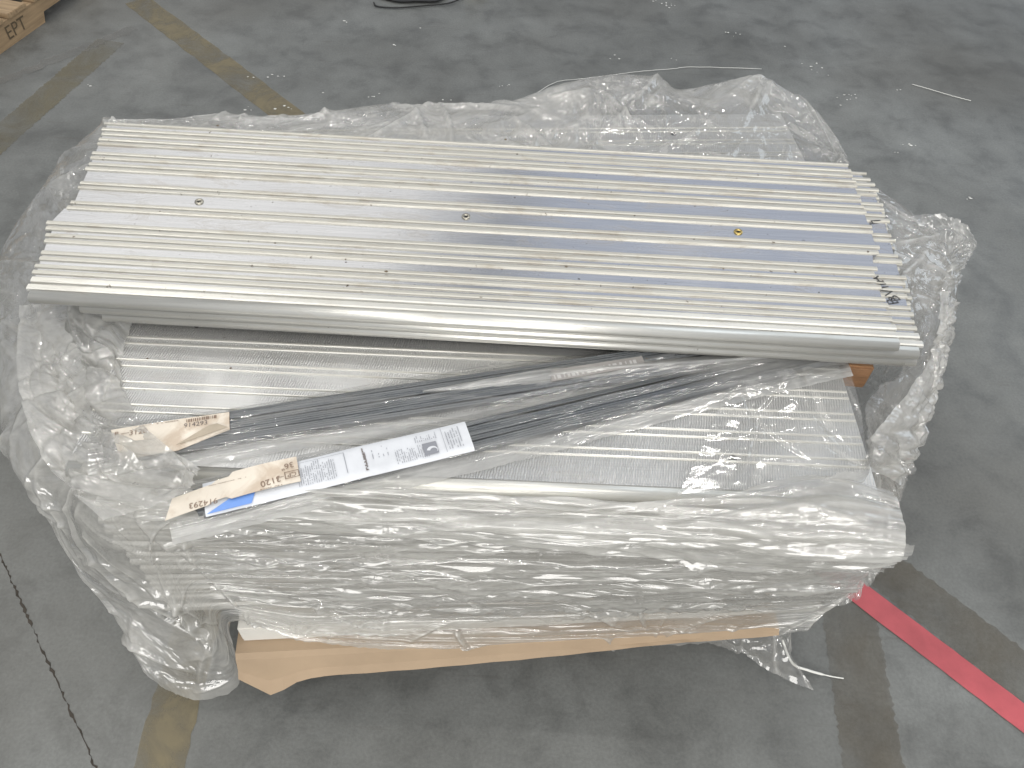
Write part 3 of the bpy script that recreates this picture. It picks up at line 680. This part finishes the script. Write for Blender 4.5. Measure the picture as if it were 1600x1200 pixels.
text('printed_code', '3120', 0.0150, 'ink_brown', crd, (0.116, -0.003, zc), math.pi + 0.1); text('printed_size', '36"', 0.0145, 'ink_brown', crd, (0.143, 0.017, zc), math.pi + 0.1)
fr_ = [(0.137, 0.158, -0.0060, -0.0050), (0.137, 0.158, 0.0055, 0.0065), (0.137, 0.1382, -0.0060, 0.0065), (0.1568, 0.158, -0.0060, 0.0065), (0.126, 0.136, -0.0005, 0.0005)]
text_rows('print_frame', fr_, zc, 'ink_brown', crd); text('printed_code', 'CP', 0.0110, 'ink_brown', crd, (0.1475, 0.0003, zc), math.pi)
text_rows('fine_print', dashes(0.030, 0.085, 0.0145, 0.0008, rg) + dashes(0.098, 0.132, -0.0135, 0.0010, rg), zc, 'ink_brown', crd)

# ------------------------------------------------------------------ stretch film
SF = empty('stretch_film', (0, 1.1, 0)); SF.location = (0, 0, 0)
tag(SF, 'torn clear stretch film wrapped round the stack, hanging loose at the corners', 'film')
def fy(x, z):
    top = 0.632; bot = 0.602 + 0.112 * (x + 0.51); return bot + (top - bot) * min(1, max(0, (z - 0.15) / 0.53)) - 0.014
C, Hz, Am = [], [], []
def col(h, *pts, a=1.0): Am.append(a); C.append([tuple(map(float, p)) for p in pts]); Hz.append([h] * len(pts) if np.isscalar(h) else list(h))
# left side, back to front: hem, low, mid, outermost, upper inner edge
col(.8, (-.62, 1.60, .14), (-.76, 1.62, .34), (-.86, 1.58, .56), A(172, 188, .70), (-.80, 1.47, .722))
col(.8, (-.66, 1.42, .13), (-.84, 1.47, .34), (-.95, 1.46, .52), A(100, 250, .66), (-.80, 1.36, .725))
col(.8, (-.69, 1.24, .12), (-.86, 1.30, .34), (-.98, 1.33, .50), A(60, 302, .64), (-.80, 1.22, .725))
col(.9, (-.70, 1.06, .11), (-.86, 1.12, .32), (-.98, 1.16, .48), A(2, 400, .62), (-.80, 1.08, .722))
col(1.1, (-.71, .90, .10), (-.86, .94, .30), (-.93, .97, .46), A(-4, 540, .60), (-.77, .92, .715))
col(1.3, (-.71, .76, .09), (-.82, .80, .28), (-.87, .83, .44), A(6, 660, .57), (-.71, .84, .705))
col(1.5, (-.71, .64, .09), (-.79, .68, .26), (-.83, .72, .42), A(40, 742, .56), (-.67, .76, .705))
col(1.5, A(222, 1042, .11), A(165, 932, .25), A(112, 862, .36), A(110, 775, .57), (-.63, .71, .708))
col(1.5, A(300, 1086, .06), (-.62, .585, .24), (-.665, .605, .42), (-.665, .618, .62), (-.60, .685, .715))
col(1.5, A(372, 1064, .08), (-.545, .580, .24), (-.59, .592, .42), (-.60, .592, .64), (-.55, .650, .722))
col(1.1, (-.500, fy(-.50, .26), .27), (-.51, fy(-.5, .34) - .006, .36), (-.52, fy(-.5, .46) - .008, .48), (-.50, .585, .66), (-.47, .612, .690), a=0.5)
for x, hz_, hh in ((-.36, .250, 1.0), (-.20, .195, 1.05), (0.0, .155, 1.05), (0.20, .140, 1.05), (0.38, .130, 1.1)):
    col(hh, (x, fy(x, hz_) - .030, hz_), (x, fy(x, .30), .31), (x, fy(x, .45), .47), (x, fy(x, .62), .62), (x, fy(x, .67) - .002, .672), a=0.35)
col(1.25, (.52, fy(.52, .15) - .02, .13), (.55, fy(.55, .3) - .008, .30), (.53, fy(.53, .45), .46), (.52, .628, .62), (.49, .690, .704), a=0.5)
col(1.0, (.64, .70, .19), (.665, .71, .31), (.66, .71, .42), (.575, .668, .59), (.555, .715, .700))
col(.9, (.66, .85, .17), (.70, .86, .32), (.69, .82, .45), A(1398, 770, .57), (.575, .79, .698))
col(.8, (.66, 1.0, .16), (.70, 1.0, .34), (.71, .96, .48), A(1418, 700, .62), (.60, .86, .700))
col(.8, (.66, 1.15, .15), (.71, 1.12, .34), (.75, 1.06, .50), A(1452, 622, .65), (.665, .925, .708))
col(.9, (.66, 1.30, .15), (.72, 1.24, .34), (.78, 1.16, .50), A(1484, 520, .67), (.715, 1.06, .712))
col(.9, (.66, 1.42, .15), (.72, 1.38, .34), (.80, 1.30, .52), A(1492, 425, .67), (.725, 1.20, .715))
col(.7, (.66, 1.52, .15), (.70, 1.50, .36), (.75, 1.45, .54), A(1436, 352, .68), (.725, 1.36, .715))
col(.6, (.66, 1.62, .15), (.70, 1.62, .36), (.72, 1.60, .54), (.74, 1.56, .66), (.70, 1.46, .712))
film('side_wrap', C, 1200, 200, 'film_wrap', SF, Hz, ((0.012, 3, 5), (0.005, 9, 14), (0.002, 30, 36)), 300, 0.010, None, 5, 0.02, 0.0, Am, 1.3, [(5.9/24, .80, 7.0/24, .22, .004, .010), (7.3/24, .82, 8.4/24, .28, .004, .010), (8.0/24, .72, 9.0/24, .16, .003, .006), (4.8/24, .7, 5.9/24, .3, .003, .008), (6.6/24, .9, 7.2/24, .55, .003, .006), (9.4/24, .8, 9.5/24, .25, .003, .008)], (9.6/24, 17.2/24))

# film over the back of the stack
C = []
for px, py, z in ((1322, 246, .70), (1300, 205, .72), (1252, 156, .73), (1186, 121, .75), (1130, 131, .74), (1062, 141, .72), (1030, 126, .735), (960, 123, .74), (880, 134, .73), (800, 160, .71), (700, 165, .71), (590, 166, .71), (500, 178, .71), (440, 183, .71), (330, 180, .715), (250, 186, .715), (170, 189, .72)):
    r_ = np.array(A(px, py, z)); x = r_[0]; yb = 1.615 + 0.112 * (x + 0.6)
    C.append([(x * .96, yb + .03, .15), (x * .98, yb + .05, .42), tuple(r_ + (0, .012, -.05)), tuple(r_), (x * .99, (r_[1] * .55 + 1.47 * .45), .712 + .3 * max(0, z - .72)), (x * .97, 1.475, .704), (x * .96, 1.42, .700)])
film('back_wrap', C, 420, 130, 'film_loose', SF, [[1.0, 1.2, 1.3, 1.2, 0.7, 0.5, 0.5]] * 8 + [[1.4] * 7] * 9, ((0.010, 5, 8), (0.004, 14, 20), (0.0015, 40, 40)), 170, 0.012, None, 9, 0.012)
# gathered roll of film along the front top edge
C = []
for x, wd, yo in ((-.60, .004, .0), (-.56, .012, .0), (-.50, .030, .0), (-.36, .026, .0), (-.2, .024, .0), (0.0, .024, .0), (.2, .030, .0), (.30, .038, .010), (.39, .050, .028), (.46, .056, .042), (.52, .054, .042), (.565, .045, .035), (.588, .025, .03)):
    yy = 0.606
    C.append([(x, yy - .006, .660 - wd * 1.1), (x, yy - .018, .672 - wd * .5), (x, yy - .012, .684), (x, yy + .010, .694 + yo * .2), (x, yy + .018 + yo, .700 + yo * .15), (x, yy + .026 + yo * 1.5, .697)])
film('front_roll', C, 420, 90, 'film_wrap', SF, 1.25, ((0.008, 2.5, 40), (0.004, 6, 90)), 90, 0.006, (0.0, 0.06), 21, 0.010, 0.0, None, 1.6, (), None, 2.2)
# second, tighter layer on the front face
C = []
for x in (-.50, -.40, -.2, 0.0, .2, .4, .54, .62):
    lo = float(np.interp(x, [-.56, -.4, -.2, .2, .62], [.42, .34, .25, .22, .24]))
    C.append([(x, fy(x, lo) + .004, lo), (x, fy(x, .42) - .012, .42 + .2 * (lo - .3)), (x, fy(x, .55) - .014, .55), (x, fy(x, .66) - .010, .655)])
film('front_layer', C, 420, 90, 'film_wrap', SF, 0.7, ((0.005, 3, 30), (0.003, 9, 70)), 170, 0.007, (0.03, 0.16), 31, 0.02, 0.0, None, 1.6, (), None, 1.9)
# crumpled ear of film at the right end of the panels
def pix_patch(name, grid, nu, nv, haze, wr, creases, seed, mat='film_loose', rag=0.012, cra=0.010):
    return film(name, [[A(*p) for p in c_] for c_ in grid], nu, nv, mat, SF, haze, wr, creases, cra, None, seed, rag)
pix_patch('right_ear', [[(1395, 345, .70), (1400, 390, .69), (1410, 440, .69), (1425, 480, .70)], [(1430, 338, .72), (1440, 380, .70), (1445, 430, .70), (1450, 478, .71)],
                        [(1480, 336, .73), (1488, 370, .71), (1485, 420, .71), (1478, 470, .70)], [(1512, 350, .72), (1516, 380, .70), (1506, 420, .69), (1490, 455, .68)], [(1530, 378, .70), (1527, 392, .69), (1512, 418, .68), (1500, 440, .66)]],
          130, 90, 1.0, ((0.018, 10, 10), (0.007, 28, 28), (0.002, 70, 70)), 50, 41)
pix_patch('right_gather', [[(1470, 455, .72), (1468, 520, .72), (1455, 560, .715), (1425, 610, .71), (1385, 660, .71), (1355, 715, .705)], [(1488, 460, .72), (1485, 520, .715), (1470, 572, .70), (1440, 625, .695), (1410, 680, .69), (1375, 735, .685)],
                           [(1498, 475, .69), (1494, 530, .68), (1480, 585, .67), (1464, 640, .655), (1444, 700, .64), (1412, 756, .63)], [(1490, 490, .64), (1486, 545, .62), (1472, 600, .60), (1462, 660, .59), (1436, 725, .58), (1400, 785, .57)]],
          120, 240, 1.6, ((0.013, 12, 9), (0.006, 30, 26), (0.002, 70, 60)), 70, 43)
pix_patch('corner_lobe', [[(1352, 730, .69), (1350, 760, .66), (1358, 790, .62), (1365, 800, .60)], [(1372, 715, .69), (1372, 745, .65), (1374, 785, .60), (1378, 806, .58)], [(1398, 705, .68), (1404, 740, .64), (1400, 785, .59), (1392, 812, .56)], [(1424, 700, .66), (1432, 735, .62), (1416, 772, .58), (1402, 802, .55)]],
          90, 90, 1.0, ((0.012, 16, 16), (0.006, 40, 40)), 24, 45)
pix_patch('corner_crumple', [[(1300, 800, .62), (1290, 860, .48), (1280, 910, .36), (1270, 945, .26)], [(1335, 800, .60), (1345, 850, .47), (1335, 905, .34), (1310, 950, .24)], [(1352, 815, .54), (1372, 860, .44), (1364, 900, .35), (1338, 940, .26)], [(1352, 830, .50), (1376, 872, .42), (1368, 905, .34), (1346, 936, .27)]],
          110, 140, 1.3, ((0.014, 12, 10), (0.007, 30, 30), (0.002, 70, 70)), 60, 47, rag=0.004)
# loose tail hanging at the lower right
pix_patch('hanging_tail', [[(1060, 968, .16), (1060, 985, .13), (1062, 994, .11)], [(1130, 955, .18), (1125, 990, .12), (1115, 1006, .08)], [(1195, 935, .20), (1180, 1000, .10), (1165, 1026, .05)], [(1245, 930, .20), (1225, 1000, .09), (1215, 1052, .03)], [(1262, 935, .20), (1240, 1010, .07), (1272, 1078, .012)]],
          120, 70, 0.75, ((0.012, 12, 12), (0.006, 36, 30)), 40, 51)
tube('film_strand', crspline(np.array([A(1222, 1000, .07), A(1238, 1036, .035), A(1262, 1047, .02), A(1295, 1056, .008), A(1318, 1060, .006)]), 30), [0.003] * 20 + [0.0015] * 10, 'white_fleck', SF, 6)
# loose sheet over the right of the stack's top and over its left end
pix_patch('top_sheet', [[(1140, 600, .706), (1120, 645, .702), (1090, 715, .700), (1060, 770, .700)], [(1190, 585, .712), (1190, 640, .702), (1200, 700, .700), (1200, 755, .704)], [(1250, 575, .712), (1270, 640, .702), (1290, 690, .700), (1300, 740, .706)], [(1330, 585, .708), (1345, 640, .700), (1352, 690, .698), (1362, 730, .70)]],
          160, 120, 0.45, ((0.0012, 4, 4),), 14, 55, mat='film_clear', rag=0.01, cra=0.003)
pix_patch('left_sheet', [[(30, 478, .68), (24, 560, .67), (36, 640, .68), (74, 730, .69), (160, 812, .68)], [(110, 475, .705), (120, 560, .70), (150, 640, .705), (200, 712, .72), (280, 770, .73)], [(165, 480, .712), (172, 560, .704), (195, 640, .704), (240, 700, .724), (300, 745, .732)], [(205, 500, .704), (188, 575, .700), (212, 645, .704), (255, 692, .728), (310, 730, .728)]],
          110, 190, 1.7, ((0.008, 8, 6), (0.003, 24, 20)), 60, 57)

# crumbs of dirt lying on the panels
plain('dirt', (0.12, 0.085, 0.05), 0.9, 0, 0.3, 300)
bm = bmesh.new(); rg = np.random.default_rng(8)
for (px, py, z, r) in ((477, 490, .747, .0030), (483, 486, .747, .0022), (471, 487, .747, .0018), (272, 480, .745, .0026), (277, 476, .745, .0018), (603, 424, .7645, .0028), (340, 196, .7645, .0028), (885, 417, .7645, .0018), (790, 218, .7645, .0026),
                       (540, 405, .7645, .0015), (1130, 420, .7645, .0015), (430, 380, .7645, .0016), (955, 300, .7645, .0014), (250, 330, .7645, .0014), (700, 470, .7645, .0018), (230, 560, .6915, .0016), (360, 575, .6915, .0016), (1010, 560, .715, .0014)):
    c_ = A(px, py, z); res = bmesh.ops.create_icosphere(bm, subdivisions=1, radius=r)
    for q in res['verts']: q.co = Vector((q.co.x * rg.uniform(.6, 1.9), q.co.y * rg.uniform(.5, 1.3), q.co.z * .5)) + Vector(c_)
me = bpy.data.meshes.new('dirt_crumbs'); bm.to_mesh(me); bm.free(); me.materials.append(MAT['dirt'])
tag(link(bpy.data.objects.new('dirt_crumbs', me)), 'small dark crumbs of dirt scattered on the aluminium panels', 'dirt', kind='stuff')
